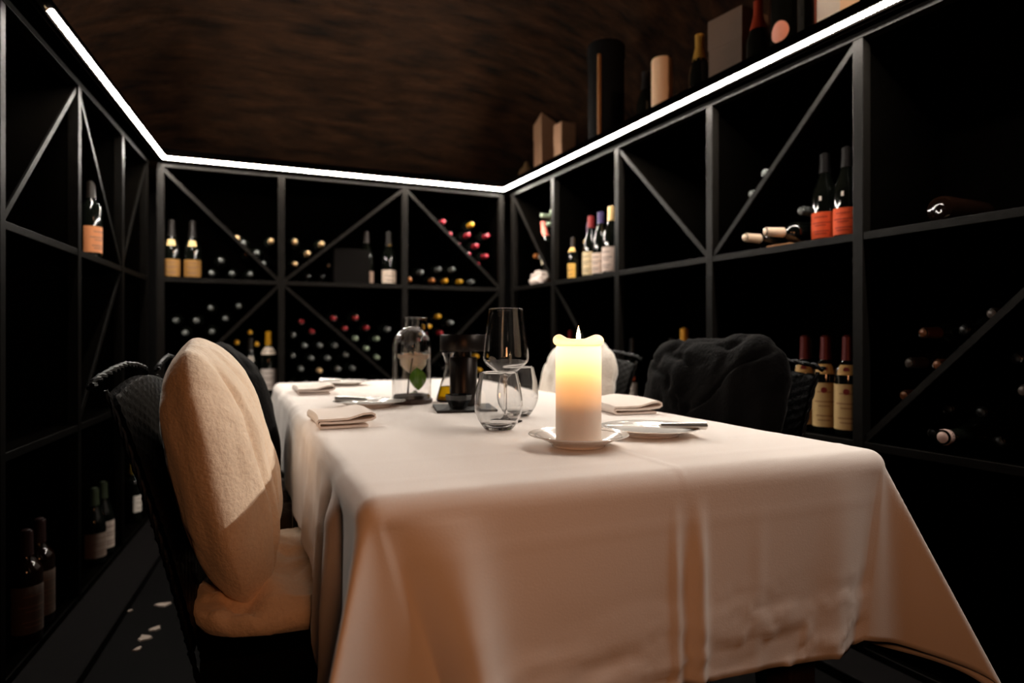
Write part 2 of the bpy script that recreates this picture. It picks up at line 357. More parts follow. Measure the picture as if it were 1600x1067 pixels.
# standing bottles, far rack
YL, CL, WL = (150,108,52), (214,190,150), (214,200,190)
for s, w_ in ((.044, 'left'), (.143, 'right')):
    stand('back', s, .085, ZM+.011, kind='burgundy', cap=(24,20,18), label=YL, lz=(.012,.098), la=1.3, neck=(.165,.195,.55,(226,190,130)), sc=1.04, lab='standing bottle with wide yellow label and pale badge, %s of the pair in far rack' % w_, capz=.215)
stand('back', 1.058, .09, ZM+.011, kind='burgundy', cap=(40,34,32), label=(150,126,110), lz=(.01,.075), la=1.3, sc=1.05, lab='standing dark bottle with dull grey label left of the one with white label')
stand('back', 1.188, .08, ZM+.011, kind='champagne', cap=(30,26,24), label=(232,214,196), lz=(.012,.088), la=1.3, neck=(.235,.262,.5,YEL), lab='standing bottle with bright white label next to the far rack middle post')
stand('back', .52, .08, ZL+.011, kind='bordeaux', cap=YEL, label=(205,195,188), lz=(.012,.115), la=1.3, neck=(.185,.222,1.2,(222,206,188)), lab='standing bottle with yellow capsule and white labels at far left corner of table', sc=1.12)
stand('back', .43, .1, ZL+.011, kind='burgundy', cap=(28,24,20), label=(196,180,140), lz=(.03,.11), neck=(.17,.2,.5,(170,160,150)), lab='standing dark bottle behind the left black cushion, beside the yellow-capped one')
b = MB().box((-.10, -.10, 0), (.10, .10, .200)); o = b.build('storage_box', mat('dark_grey_card', (15, 13, 12), .9, spec=.05), bevel=.002)
tag(o, 'plain dark grey box standing on the mid shelf of the far rack', 'box'); o.location = wpt('back', .968, .16, ZM+.011)
# right rack, mid shelf: the group of five
for s, o, cap, lz, lc, k, capz, h, lab in (
   (.715,.045,(40,32,26),(.01,.11),(226,176,84),'bordeaux',.235,.74,'small bottle with gold neck and golden yellow label, front left of the row of five'),
   (.750,.125,(74,48,74),(.02,.11),(190,170,140),'bordeaux',.235,1.0,'slim bottle with purple capsule behind the small gold one'),
   (.838,.08,(122,34,34),(.012,.122),(222,200,158),'burgundy',.242,1.06,'bottle with dark red capsule and cream label in the row of five'),
   (.930,.08,(62,52,92),(.012,.105),(218,196,180),'burgundy',.245,1.08,'bottle with blue violet capsule and short white label in the row of five'),
   (1.024,.08,(232,196,136),(.012,.118),(216,196,184),'burgundy',.235,1.12,'bottle with long cream capsule, rightmost of the row of five')):
    stand('right', s, o, ZM+.011, turn=.3, kind=k, cap=cap, label=lc, lz=lz, la=1.25, sc=h, capz=capz, lab=lab, neck=(.195,.228,1.3,(226,176,90)) if 'small' in lab else None)
# tilted white label bottle and crumpled bag
t = bottle('burgundy', (232,120,104), label=(236,222,196), lz=(.03,.15), la=2.2, lab='tilted bottle with big cream label and pink neck in the right rack corner bin', lines=False, capz=.2)
t.location = wpt('right', .325, .13, ZM+.10); t.rotation_euler = (.12, -.22, face('right')-.5)
def crumple(u, v):
    a = u*2*PI; p = -PI/2+v*PI; d = Vector((cos(p)*cos(a), cos(p)*sin(a), sin(p)))
    r = .06*(1+.38*fbm(d*2.2+Vector((3,1,0)), 4)+.12*abs(fbm(d*6))); return (d.x*r*1.5, d.y*r*.9, max(-.028, d.z*r*.8))
o = MB().grid(crumple, 36, 20, True).build('crumpled_bag', mat('white_crumpled_paper', (206,190,180), .8, bump=.3, scale=30), smooth=25)
tag(o, 'crumpled white paper bag on the mid shelf near the far right corner', 'bag'); o.location = wpt('right', .30, .09, ZM+.040); o.rotation_euler.z = face('right')
# orange label pair
for s, w_ in ((2.232, 'left'), (2.312, 'right')):
    stand('right', s, .085, ZM+.011, turn=.35, kind='burgundy', cap=(20,17,17), label=(226,84,34), txt=(170,50,20), lz=(.012,.098), la=1.35, sc=.96, lab='standing bottle with bright orange label, %s one of the pair' % w_, neck=(.135,.150,.10,(220,210,200)), lines=True)
for i, (s, z, lab) in enumerate(((1.984, ZM+.05, 'bottle with long cream capsule lying on the right mid shelf'), (2.080, ZM+.057, 'bottle with long cream capsule lying on a thin wooden slat beside the orange labels'))):
    F = frame('right').to_3x3(); out = -F.col[1]; d = (out+F.col[0]*-.25*i).normalized()
    t = bottle('bordeaux', (212,186,160), lab=lab, capz=.232); t.location = wpt('right', s, .02, z)-d*.27; t.rotation_euler = d.to_track_quat('Z', 'Y').to_euler()
o = MB().box((-.05, 0, 0), (.05, .10, .006)).build('wooden_slat', mat('tan_wood', (176,120,70), .6, bump=.2, scale=40), bevel=.001); tag(o, 'thin tan wooden slat under a lying bottle on the right mid shelf', 'slat')
o.location = wpt('right', 2.08, .045, ZM+.011); o.rotation_euler.z = face('right')
F = frame('right').to_3x3(); d = -F.col[1]
t = bottle('bordeaux', (26,20,18), glass=M_brglass, lab='brown glass bottle lying alone on the mid shelf right of the thick post'); t.location = wpt('right', 2.58, .09, ZM+.05); t.rotation_euler = (-d).to_track_quat('Z', 'Y').to_euler()
t = bottle('champagne', (190,160,150), lab='big dark bottle lying on the lower shelf at the right edge', sc=1.15, capz=.30); t.location = wpt('right', 2.655, .05, ZL+.063)-d*.30; t.rotation_euler = d.to_track_quat('Z', 'Y').to_euler()
# lower shelf: three cream labels with red seals, others
LBL3 = ('left', 'middle', 'right')
for i, s in enumerate((2.165, 2.244, 2.323)):
    stand('right', s, .075, ZL+.011, turn=.55, kind='bordeaux', cap=(92,22,22), label=(196,164,110), txt=(150,110,70), lz=(.02,.155), la=1.35, sc=1.03, seal=(120,24,22), seal_z=[.133,.197], neck=(.182,.212,.75,(206,164,96)), capz=.225, lab='bottle with cream label and red seals on the lower shelf, %s one of three' % LBL3[i])
stand('right', 2.11, .16, ZL+.011, kind='bordeaux', cap=(24,22,20), label=(190,176,168), lz=(.03,.14), la=1.4, lab='dark bottle with plain white label half hidden behind the woven chair back')
stand('right', 1.535, .10, ZL+.011, kind='bordeaux', cap=(206,146,40), lab='dark bottle with yellow capsule rising behind the right black cushion', sc=1.14)
for s, n_ in ((1.43, 'left of'), (1.64, 'right of')):
    stand('right', s, .12, ZL+.011, kind='bordeaux', cap=(22,20,20), lab='dark bottle standing %s the yellow-capped one behind the right black cushion' % n_)
stand('right', .47, .11, ZL+.011, kind='bordeaux', cap=(120,20,28), lab='dark bottle with red capsule, left of the red-capped pair behind the ivory cushion', sc=1.14)
stand('right', .575, .11, ZL+.011, kind='bordeaux', cap=(120,20,28), lab='dark bottle with red capsule, right of the red-capped pair behind the ivory cushion', sc=1.14)
stand('right', 1.21, .07, ZL+.011, turn=.4, kind='bordeaux', cap=(26,24,24), label=(206,196,186), lz=(.01,.095), la=1.2, neck=(.105,.122,.9,(206,86,50)), lab='bottle with white label under an orange band between the two right chairs')
stand('right', 2.42, .085, ZB+.011, turn=.4, kind='champagne', cap=(26,24,24), label=(176,146,120), lz=(.02,.12), la=1.3, lab='bottle with tan label on the base shelf behind the hanging cloth corner')
# left rack
stand('left', .80, .09, ZM+.011, turn=-.5, kind='bordeaux', cap=(34,28,24), label=(190,120,74), lz=(.02,.12), la=1.5, lab='bottle with amber label on the mid shelf of the left rack')
stand('left', .10, .10, ZB+.011, turn=-.5, kind='bordeaux', cap=(150,120,50), label=(206,196,186), lz=(.05,.13), la=.8, lab='bottle with narrow white label and gold capsule low in the left rack corner')
stand('left', .60, .10, ZB+.011, turn=-.7, kind='burgundy', cap=(40,46,30), label=(190,172,160), lz=(.03,.14), la=1.5, lab='bottle with big white label low in the left rack, beside its twin')
stand('left', .72, .10, ZB+.011, turn=-.7, kind='burgundy', cap=(40,46,30), label=(130,112,100), lz=(.03,.125), la=1.5, lab='bottle with dimmer grey label low in the left rack')
stand('left', .66, .20, ZB+.011, turn=.7, kind='bordeaux', cap=(60,58,36), lab='dark bottle behind the pair with white labels low in the left rack')
stand('left', 1.29, .10, ZB+.011, turn=-.8, kind='bordeaux', cap=(40,22,20), label=(92,76,66), lz=(.03,.155), la=1.5, sc=1.1, glass=M_brglass, lab='brown bottle with tall dull label low at the near left, right one of two')
stand('left', 1.42, .09, ZB+.011, turn=-.8, kind='bordeaux', cap=(40,22,20), label=(78,64,56), lz=(.03,.155), la=1.5, sc=1.1, glass=M_brglass, lab='brown bottle with tall dull label low at the near left edge, left one of two')

# ------------------------------------------------------------------ things on top of the right rack
ZTOP = ZT+.041
def ontop(o, s, off, rz=0): o.location = wpt('right', s, off, ZTOP); o.rotation_euler.z = face('right')+rz
def carton(w_, d_, h, rgb, s, off, lab, rz=0, name='carton'):
    t = thing(name, lab, 'box'); ontop(t, s, off, rz); m = mat('card_%d_%d_%d' % rgb, rgb, .75, bump=.08, scale=30, var=.08)
    MB().box((-w_/2, -d_/2, 0), (w_/2, d_/2, h*.8)).build('body', m, t, 0, .0015)
    MB().box((-w_/2-.002, -d_/2-.002, h*.62), (w_/2+.002, d_/2+.002, h)).build('lid', m, t, 0, .0015)
    return t
carton(.10, .10, .47, (150,112,84), .14, .20, 'tall narrow brown carton on top of the right rack by the far corner')
carton(.09, .09, .32, (150,112,84), .38, .20, 'shorter brown carton beside the tall one on top of the right rack')
t = thing('ball_ornament', 'small round gourd-like ornament on the rack top in the far corner', 'ornament'); ontop(t, -.05, .17)
MB().lathe([(0,0),(.03,.004),(.052,.05),(.058,.1),(.045,.15),(.02,.175),(.012,.2),(0,.205)], 20).build('body', mat('dull_gourd', (120,92,60), .6, var=.3, scale=30), t)
t = thing('storage_tube', 'tall black cylinder with amber seam on top of the right rack', 'tube'); ontop(t, .92, .13)
MB().lathe([(0,0),(.088,0),(.09,.004),(.09,.53),(0,.53)], 36).build('body', mat('black_card', (10,8,7), .8, spec=.08), t)
MB().lathe([(.0915,.47),(.0935,.472),(.0935,.54),(.09,.544),(0,.544)], 36).build('lid', mat('black_card', (10,8,7), .8, spec=.08), t)
MB().box((.05, -.0845, .01), (.06, -.070, .468)).build('seam_strip', mat('amber_trim', (140,92,50), .5), t, 0)
bottle('champagne', (20,17,16), lab='dark bottle standing between the black cylinder and the pillar candle on the rack', loc=wpt('right', 1.19, .17, ZTOP), rz=face('right'), sc=1.02)
t = thing('pillar_candle', 'unlit cream pillar candle standing on top of the right rack', 'candle'); ontop(t, 1.385, .11)
MB().lathe([(0,0),(.042,0),(.045,.003),(.045,.29),(.041,.296),(.02,.290),(0,.288)], 28).build('wax', mat('cream_wax', (222,184,150), .5, sss=.2, sr=(.01,.006,.003)), t)
MB().tube([(0,0,.286),(.001,0,.298),(.004,0,.304)], .0012, 6).build('wick', mat('wick', (20,14,10), .9), t)
bottle('champagne', (172,128,54), lab='dark bottle with gold foil neck on top of the right rack', loc=wpt('right', 1.60, .13, ZTOP), rz=face('right'), capz=.215, label=None, neck=(.205,.212,3.1,(120,90,40)))
t = thing('reflection_beads', 'row of silver beads standing in for a reflection along the rack edge', 'reflection stand-in'); ontop(t, 1.63, .02)  # added beads, shaped to imitate a beaded reflection on the rack edge
for i in range(16):
    MB().lathe([(0,-.004),(.003,-.003),(.0042,0),(.003,.003),(0,.004)], 8, Matrix.Translation((-.10+i*.0135, .003*sin(i), .057))).build('glint_bead', M_silver, t)
MB().box((-.11, -.012, 0), (.115, .02, .0525)).build('glint_cradle', M_fascia, t, 0)
carton(.155, .15, .31, (84,64,50), 1.78, .16, 'square grey-brown gift carton on top of the right rack', .12)
bottle('burgundy', (140,48,26), lab='dark bottle with copper red capsule on top of the right rack', loc=wpt('right', 1.93, .11, ZTOP), rz=face('right'), capz=.19)
t = bottle('champagne', (20,17,16), lab='big dark champagne bottle with round pink label on top of the rack', loc=wpt('right', 2.07, .115, ZTOP), rz=face('right')+.15, sc=1.55, capz=.24)
b = MB(); R = .034; r = .0435*1.55+.001; zc = .112
b.grid(lambda u, v: (r*sin(R*v*cos(u*2*PI)/r), -r*cos(R*v*cos(u*2*PI)/r), zc+R*1.05*v*sin(u*2*PI)), 28, 6, True)
b.build('round_label', mat('pink_label', (255,170,145), .55, var=.08, scale=60), t)
t = carton(.085, .09, .30, (250,232,214), 2.265, .10, 'bright white carton at the top right edge of the picture')
MB().box((-.047, -.049, 0), (-.0435, -.0435, .29)).build('edge_strip', mat('red_brown_edge', (120,50,26), .6), t, 0)

# ------------------------------------------------------------------ table and cloth
X0, X1, Y0, Y1, TZ = .13, 1.03, .783, 2.953, .75
t = thing('dining_table', 'long rectangular dining table under the white cloth', 'table', ((X0+X1)/2, (Y0+Y1)/2, 0))
hx, hy = (X1-X0)/2-.008, (Y1-Y0)/2-.008
MB().box((-hx+.004, -hy+.004, .715), (hx-.004, hy-.004, .742)).build('tabletop', M_wood, t, 0, .004)
for sx in (-1, 1):
    for sy in (-1, 1): MB().box((sx*(hx-.09)-.03, sy*(hy-.12)-.03, 0), (sx*(hx-.09)+.03, sy*(hy-.12)+.03, .716)).build('leg', M_wood, t, 0, .004)
for sy in (-1, 1): MB().box((-hx+.12, sy*(hy-.12)-.012, .64), (hx-.12, sy*(hy-.12)+.012, .716)).build('apron', M_wood, t, 0)
for sx in (-1, 1): MB().box((sx*(hx-.09)-.012, -hy+.15, .64), (sx*(hx-.09)+.012, hy-.15, .716)).build('apron', M_wood, t, 0)

DF, DS, RR = .315, .350, .028            # front and side overhang, edge radius
CH_L = ((1.43, .165), (2.02, .188)); CH_R = ((1.41, .940), (2.19, .940))     # chair centres
HV = {(0,0): ((.34,.05),(.06,.25)), (1,0): ((-.15,.03),(-.05,.15)), (0,1): ((.15,0),(0,-.15)), (1,1): ((-.15,0),(0,-.15))}
HR = {(0,0): (-.275,-.275), (1,0): (.35,-.34), (0,1): (-.27,.27), (1,1): (.27,.27)}
def hang(L, R=RR):                                   # arc length -> (outward, down)
    if L < R*PI/2: a = L/R; return R*sin(a), R*(1-cos(a))
    return R, R+(L-R*PI/2)
def cloth_pt(u, v):
    """u, v in cloth coordinates: table inner rect plus overhang"""
    ix0, ix1, iy0, iy1 = X0+RR, X1-RR, Y0+RR, Y1-RR
    a = ix0-u if u < ix0 else (u-ix1 if u > ix1 else 0); sx = -1 if u < ix0 else 1
    b = iy0-v if v < iy0 else (v-iy1 if v > iy1 else 0); sy = -1 if v < iy0 else 1
    top = TZ+.0012*fbm((u*3, v*3, 0))
    x = min(max(u, ix0), ix1); y = min(max(v, iy0), iy1)
    # pressed creases on the top
    top += .0012*math.exp(-((v-.868)/.007)**2)+.0016*math.exp(-((u-.60)/.006)**2)+.0012*math.exp(-((v-1.02)/.006)**2)+.0012*math.exp(-((v-1.95)/.006)**2)
    if a == 0 and b == 0: return (x, y, top)
    ci = (0 if u < .58 else 1, 0 if v < 1.8 else 1)
    hvF, hvS = HV[ci]; hr = HR[ci]
    if a > 0 and b > 0:
        rho = math.hypot(a, b); phi = math.atan2(a, b)
        w_ = sin(2*phi)**.85; q = phi/(PI/2)
        hv = Vector(hvF).lerp(Vector(hvS), sst(.25, .75, q)); h = Vector(hr)*w_+hv*(1-w_)
        wig = .03*sin(4*PI*q)*(1 if q < .5 else -1)
        bmp = sin(PI*min(1, q*2.4))**1.5; h += Vector((-sx*.05*bmp, -sy*.15*bmp))
        dirx = sx*sin(phi); diry = sy*cos(phi)
        arcL = min(rho, RR*PI/2); out, dn = hang(arcL)
        rest = max(0, rho-RR*PI/2)
        n = math.sqrt(1+h.length_squared)
        px = x+dirx*out+h.x*rest/n; py = y+diry*out+h.y*rest/n; pz = top-dn-rest/n
        return (px, py, max(pz, .004))
    if b > 0:                                    # front or far face
        out, dn = hang(b, RR); rest = max(0, b-RR*PI/2); k = rest/DF
        px = u; py = y+sy*out; pz = top-dn
        for cx, hc in ((X0, HV[(0, ci[1])][0]), (X1, HV[(1, ci[1])][0])):
            d = abs(u-cx-(RR if cx == X0 else -RR)); px += hc[0]*rest*math.exp(-d/.10)
            py += (-sy*hc[1]*rest)*math.exp(-d/.07)*-1*(-1 if sy > 0 else 1)
            py += sy*(.040 if cx == X0 else .012)*k**.7*math.exp(-((d-.085)/.04)**2)-sy*(.030 if cx == X0 else .010)*k**.6*math.exp(-((d-.005)/.03)**2)
        if sy < 0:
            g = sst(0, .12, rest)
            py -= g*(.0055*math.exp(-((u-.581)/.007)**2)+.010*math.exp(-((u-.624)/.011)**2)-.004*math.exp(-((u-.602)/.010)**2)+.0015*math.exp(-((u-.74)/.015)**2))
            g2 = sst(.12, .26, rest)
            cr_ = fbm((u*4.5+pz*5, pz*19-u*3, 2.2), 4); py -= g2*.006*cr_+g2*.0045*max(0, 1-abs(cr_)*6)*sst(.35, .7, u)
            py -= .0014*math.exp(-((rest-.045)/.0035)**2)
            py -= .012*sin(u*5)*k
            pz += .012*k*sin((u-.2)*7)
            if b > DF-.024: py -= .0012
        else: py += .012*k*sin(u*17)
        return (px, py, pz)
    # side faces
    Ls = DS; out, dn = hang(a, RR); rest = max(0, a-RR*PI/2)
    short = 0
    for cy, cx in (CH_L if sx < 0 else CH_R): short = max(short, sst(.34, .25, abs(v-cy)))
    scl = 1-.38*short; rest *= scl
    px = x+sx*out; pz = top-(dn if a < RR*PI/2 else RR+rest); py = v; k = rest/DS
    for cy, hc in ((Y0, HV[(ci[0], 0)][1]), (Y1, HV[(ci[0], 1)][1])):
        d = abs(v-cy)-RR; py += hc[1]*rest*math.exp(-d/.10)
    px += sx*(.03*rest+.008*k*(.5+.5*sin(v*23+sin(v*5)*1.5))+.008*fbm((v*6, pz*4, 1)))*sst(.02, .3, abs(v-(Y0 if v < 1.8 else Y1)))
    if sx < 0:
        g = sst(0, .05, rest)
        px += g*(.016*math.exp(-((v-.93)/.022)**2)-.014*math.exp(-((v-.99)/.03)**2)+.014*math.exp(-((v-1.07)/.02)**2)-.010*math.exp(-((v-1.13)/.025)**2))
    return (px, py, pz)
def axis(i0, i1, d, fine, coarse):
    L = []; n = int(d/fine); 
    for i in range(n): L.append(i0-d+d*i/n)
    # dense near the rounded edge
    L = [p for p in L if p < i0-.055]+[i0-.006*k for k in (8.5, 7.33, 6, 5, 4, 3, 2, 1)]
    m = int((i1-i0)/coarse); mid = [i0+(i1-i0)*i/m for i in range(m+1)]
    return L+mid+[i1+i0-p for p in reversed(L)]
us = axis(X0+RR, X1-RR, DS+RR*.57, .009, .0055); vs_ = axis(Y0+RR, Y1-RR, DF+RR*.57, .009, .012)
b = MB(); b.v = [cloth_pt(u, v) for u in us for v in vs_]; nv = len(vs_)
b.f = [(i*nv+j, (i+1)*nv+j, (i+1)*nv+j+1, i*nv+j+1) for i in range(len(us)-1) for j in range(nv-1)]
cl = b.build('tablecloth', M_cloth, smooth=180); tag(cl, 'long white cotton tablecloth with hanging corners covering the table', 'tablecloth')
so = cl.modifiers.new('thick', 'SOLIDIFY'); so.thickness = .0012; so.offset = 1
# hem: a proud folded band along the front edge
TT = TZ+.002                                          # resting height for the tableware

# ------------------------------------------------------------------ chairs
def weave_panel(wd, ht, thick, fn):
    nx, nz = int(wd/.0055), int(ht/.0055); b = MB()
    for sd in (-1, 1):
        def g(u, v, sd=sd):
            y = (u-.5)*wd; z = v*ht
            A = sin(y*PI/.022); B = sin(z*PI/.011)
            h = .003*abs(B)*(1 if (A > 0) == (int(z/.011) % 2 == 0) else .35)
            return fn(y, z, sd*(thick/2+h))
        b.grid(g, nx, nz)
    return b
def braid(path, r=.010, turns=9, n=6):
    pts = [Vector(p) for p in path]; res = []
    b = MB(); seg = []
    for i in range(len(pts)-1):
        for k in range(6): seg.append(pts[i].lerp(pts[i+1], k/6))
    seg.append(pts[-1]); L = sum((c-a).length for a, c in zip(seg, seg[1:]))
    tot = 0; out = [[], []]
    for i, p in enumerate(seg):
        tng = (seg[min(i+1, len(seg)-1)]-seg[max(0, i-1)]).normalized(); sd = tng.orthogonal().normalized(); up = tng.cross(sd)
        if i: tot += (p-seg[i-1]).length
        for q in range(2):
            a = tot/.030*2*PI*.5+q*PI; out[q].append(p+(sd*cos(a)+up*sin(a))*r*.5)
    for q in range(2): b.tube(out[q], r*.62, n)
    return b
def back_x(z): t_ = (z-.40)/.48; return -.215-.10*t_-.035*t_*t_
def make_chair(lab, loc, rz):
    t = thing('wicker_chair', lab, 'chair', loc, rz, None)
    weave_panel(.46, .45, .014, lambda y, z, d: (back_x(.40+z)-.006+d, y, .40+z+.020*cos(y*PI/.46)*z/.45)).build('backrest', M_wicker, t)
    rail = [(back_x(.865)-.028, -.232, .866), (back_x(.865)-.026, -.20, .876), (back_x(.865)-.024, -.1, .887), (back_x(.865)-.024, 0, .892), (back_x(.865)-.024, .1, .887), (back_x(.865)-.026, .2, .876), (back_x(.865)-.028, .232, .866)]
    braid(rail, .007).build('top_rail', M_wicker, t)
    for s in (-1, 1):
        braid([(back_x(z)-.008, s*.234, z) for z in [.30+.07*i for i in range(9)]], .005).build('side_rail', M_wicker, t)
    b = MB()
    def st(u, v):
        x = -.215+.43*u; y = -.23+.46*v; h = .0022*(sin(x*PI/.011)*sin(y*PI/.022)); return (x, y, .402+h)
    b.grid(st, 60, 50); b.box((-.215, -.23, .345), (.215, .23, .40)); b.build('seat', M_wicker, t)
    for sx in (-1, 1):
        for sy in (-1, 1):
            MB().tube([(sx*.195, sy*.205, .36), (sx*.205, sy*.21, .0)], lambda i: (.018, .013)[i], 10).build('leg', M_wicker, t)
    return t
c1 = make_chair('black woven chair with the big cream fur cushion, nearest on the left', (CH_L[0][1], CH_L[0][0], 0), math.radians(-3))
dup(c1, (CH_L[1][1], CH_L[1][0], 0), (0,0,0), 'black woven chair with a black back cushion behind the cream one on the left')
dup(c1, (CH_R[0][1], CH_R[0][0], 0), (0,0,PI), 'black woven chair with a wide black cushion on the right')
dup(c1, (CH_R[1][1], CH_R[1][0], 0), (0,0,PI), 'black woven chair with an ivory cushion behind the lit candle')

def cushion(name, lab, mt, w_, h, th, loc, rot, seed, wr=.012, bottom=0, crease=1, lean=0, nu=90, lines=()):
    """local: y width, z height (0..h), x thickness"""
    def fn(u, v):
        a = u*2*PI; p = -PI/2+v*PI
        ex = lambda c, e: math.copysign(abs(c)**e, c)
        # rounded rectangle outline in (y,z), swelling in x
        rho = cos(p)**.75; yy = ex(cos(a), .52)*rho; zz = ex(sin(a), .48)*rho; xx = math.copysign(max(0, 1-rho**2.3)**.62, p)
        P = Vector((xx*th/2, yy*w_/2, zz*h/2))
        q = Vector((P.x*4+seed, P.y*7+seed*2, P.z*3)); nf = fbm(q, 4)
        cre = 1-abs(noise.noise(Vector((seed+P.y*6+1.6*noise.noise(P*7), P.z*4.0+P.y*2, seed*3+P.x*3)))) 
        d = wr*nf*1.3-crease*wr*.9*max(0, cre-.82)/.18
        n = Vector((xx/th*(1.2-rho)+.001, yy/w_*rho**3, zz/h*rho**3)).normalized()
        for (ya, yb, dp, wd) in lines: d -= dp*math.exp(-((P.y-(ya+(yb-ya)*(.5-P.z/h))-.030*noise.noise(Vector((P.z*7, seed, ya*9))))/wd)**2)*(1 if P.x > -.02 else 0)*sst(1.0, .75, rho)
        P += n*d
        P.x += lean*(P.z/h)**2
        return (P.x, P.y, P.z+h/2)
    o = MB().grid(fn, nu, nu//2+1, True).build(name, mt, smooth=180, weld=True); tag(o, lab, 'cushion'); o.location = loc; o.rotation_euler = rot
    return o
ln = math.radians
cushion('back_cushion', 'tall plump cream faux fur cushion on the nearest left chair', M_fur_w, .47, .500, .185, (CH_L[0][1]-.137, CH_L[0][0], .452), (0, ln(-12.5), ln(-3)), 1.7, .010, nu=150, crease=.25, lines=((-.175,-.115,.013,.008),(-.12,-.05,.006,.012)))
cushion('back_cushion', 'black faux fur cushion standing behind the cream one on the left', M_fur_k, .46, .47, .19, (CH_L[1][1]-.135, CH_L[1][0], .470), (0, ln(-12.5), 0), 5.1, .012)
cushion('back_cushion', 'wide black faux fur cushion on the nearest right chair', M_fur_k, .53, .47, .135, (CH_R[0][1]+.150, CH_R[0][0], .49), (0, ln(-11), PI), 9.3, .014, nu=110)
cushion('back_cushion', 'ivory faux fur cushion on the chair behind the lit candle', M_fur_c, .53, .46, .15, (CH_R[1][1]+.140, CH_R[1][0]-.05, .475), (0, ln(-12), PI), 3.3, .012)
def seat_pad(lab, mt, loc, rz, seed):
    def fn(u, v):
        a = u*2*PI; p = -PI/2+v*PI; ex = lambda c, e: math.copysign(abs(c)**e, c)
        P = Vector((ex(cos(a), .45)*ex(cos(p), .55)*.232, ex(sin(a), .45)*ex(cos(p), .55)*.248, ex(sin(p), .8)*.046))
        nf = fbm((P.x*12+seed, P.y*10, P.z*5), 5); P.z += .020*nf*(1 if sin(p) > -.3 else .3); P.x *= 1+.03*nf; P.y *= 1+.04*nf
        if P.z < 0: P.z *= .9
        cr = abs(noise.noise(Vector((P.x*8+seed, P.y*5, 3)))); P.z -= .010*max(0, .12-cr)/.12*(sin(p) > 0)*1.2
        return (P.x+.0, P.y, P.z)
    o = MB().grid(fn, 110, 60, True).build('seat_cushion', mt, smooth=180, weld=True); tag(o, lab, 'cushion'); o.location = loc; o.rotation_euler.z = rz; return o
seat_pad('cream faux fur seat cushion on the nearest left chair', M_fur_w, (CH_L[0][1]-.01, CH_L[0][0], .453), ln(-3), 2.2)
seat_pad('grey-brown faux fur seat cushion on the second left chair', M_fur_g, (CH_L[1][1]-.01, CH_L[1][0], .453), 0, 4.2)
seat_pad('black faux fur seat cushion on the nearest right chair', M_fur_k, (CH_R[0][1]+.01, CH_R[0][0], .453), PI, 6.2)
seat_pad('ivory faux fur seat cushion on the farther right chair', M_fur_c, (CH_R[1][1]+.01, CH_R[1][0], .453), PI, 8.2)

# ------------------------------------------------------------------ candle and saucer
CX, CY = .557, 1.030
def plate(name, lab, x, y, R, h=.020, foot=.55, grp=None):
    t = thing(name, lab, 'plate', (x, y, TT))
    k = foot*R
    pr = [(0,.004),(k*.9,.004),(k*.96,.0),(k,.0),(k*1.03,.004),(R*.80,h*.75),(R*.985,h*.96),(R,h),(R*.99,h+.0014),(R*.80,h*.75+.0022),(k*1.12,.0075),(k*.98,.0065),(0,.0062)]
    MB().lathe(pr, 56, close=False).build('dish', M_china, t, 30)
    MB().tube([(R*.86*cos(2*PI*i/56), R*.86*sin(2*PI*i/56), h*.86+.0015) for i in range(56)], .0006, 6, closed=True).build('rim_line', M_silver, t)
    return t
plate('saucer', 'white china saucer under the lit pillar candle', CX, CY, .0895, .021, .52)
t = thing('pillar_candle', 'lit ivory pillar candle burning on a saucer at the table centre', 'candle', (CX, CY, TT+.0062))
RC = .0405; HC = .188
def wax(u, v):
    a = u*2*PI; c2 = cos(2*(a+.394)); lf_ = cos(a+.394)
    lip = .0020+.0026*max(0, c2)+.0006*sin(5*a); top = HC-.001+.0045*c2+.0016*sin(3*a+1)
    if v < .60: q = v/.60; r = RC-.0015*max(0, 1-q*40); z = q*(HC-.020)
    elif v < .66: q = (v-.60)/.06; r = RC-.0012*sin(q*PI); z = HC-.020+q*.004
    elif v < .90:
        q = (v-.66)/.24; aa = -PI/2+q*PI*1.05; h = (top-HC+.016)/2; rr = lip+.0035
        r = RC-.0035+(rr*cos(aa) if aa < PI/2 else 0)+(0 if aa < 0 else -.0035*(1-cos(aa))); z = HC-.016+h+h*sin(min(aa, PI/2))
    else:
        q = (v-.90)/.10; r = (RC-.0070)*(1-q); z = top-(top-HC+.014)*sst(0, .6, q)
    return (r*cos(a), r*sin(a), z)
M_wax = bpy.data.materials.new('ivory_wax'); M_wax.use_nodes = True; nt = M_wax.node_tree; b = nt.nodes['Principled BSDF']
b.inputs['Base Color'].default_value = lin((252, 244, 230))+(1,); b.inputs['Roughness'].default_value = .45
b.inputs['Specular IOR Level'].default_value = .35
tl = nt.nodes.new('ShaderNodeBsdfTranslucent'); tl.inputs[0].default_value = (1, .64, .30, 1); mx = nt.nodes.new('ShaderNodeMixShader'); mx.inputs[0].default_value = .30
nt.links.new(b.outputs[0], mx.inputs[1]); nt.links.new(tl.outputs[0], mx.inputs[2]); nt.links.new(mx.outputs[0], nt.nodes['Material Output'].inputs[0])
b = MB().grid(wax, 84, 100, True)
b.build('wax', M_wax, t, 60, weld=True)
MB().lathe([(0,.001),(RC-.003,.001),(RC-.003,HC-.135),(RC-.007,HC-.115),(RC-.015,HC-.085),(RC-.026,HC-.062),(0,HC-.055)], 40).build('core', MATS['cream_wax'], t)
MB().lathe([(0,0),(RC-.001,0)], 72).build('foot', M_wax, t)
MB().tube([(0,0,HC-.014),(.0006,0,HC-.006),(.0018,.0004,HC-.001)], .0011, 8).build('wick', mat('burnt_wick', (12,9,8), .9), t)
mf = bpy.data.materials.new('candle_flame'); mf.use_nodes = True; nt = mf.node_tree; nt.nodes.remove(nt.nodes['Principled BSDF'])
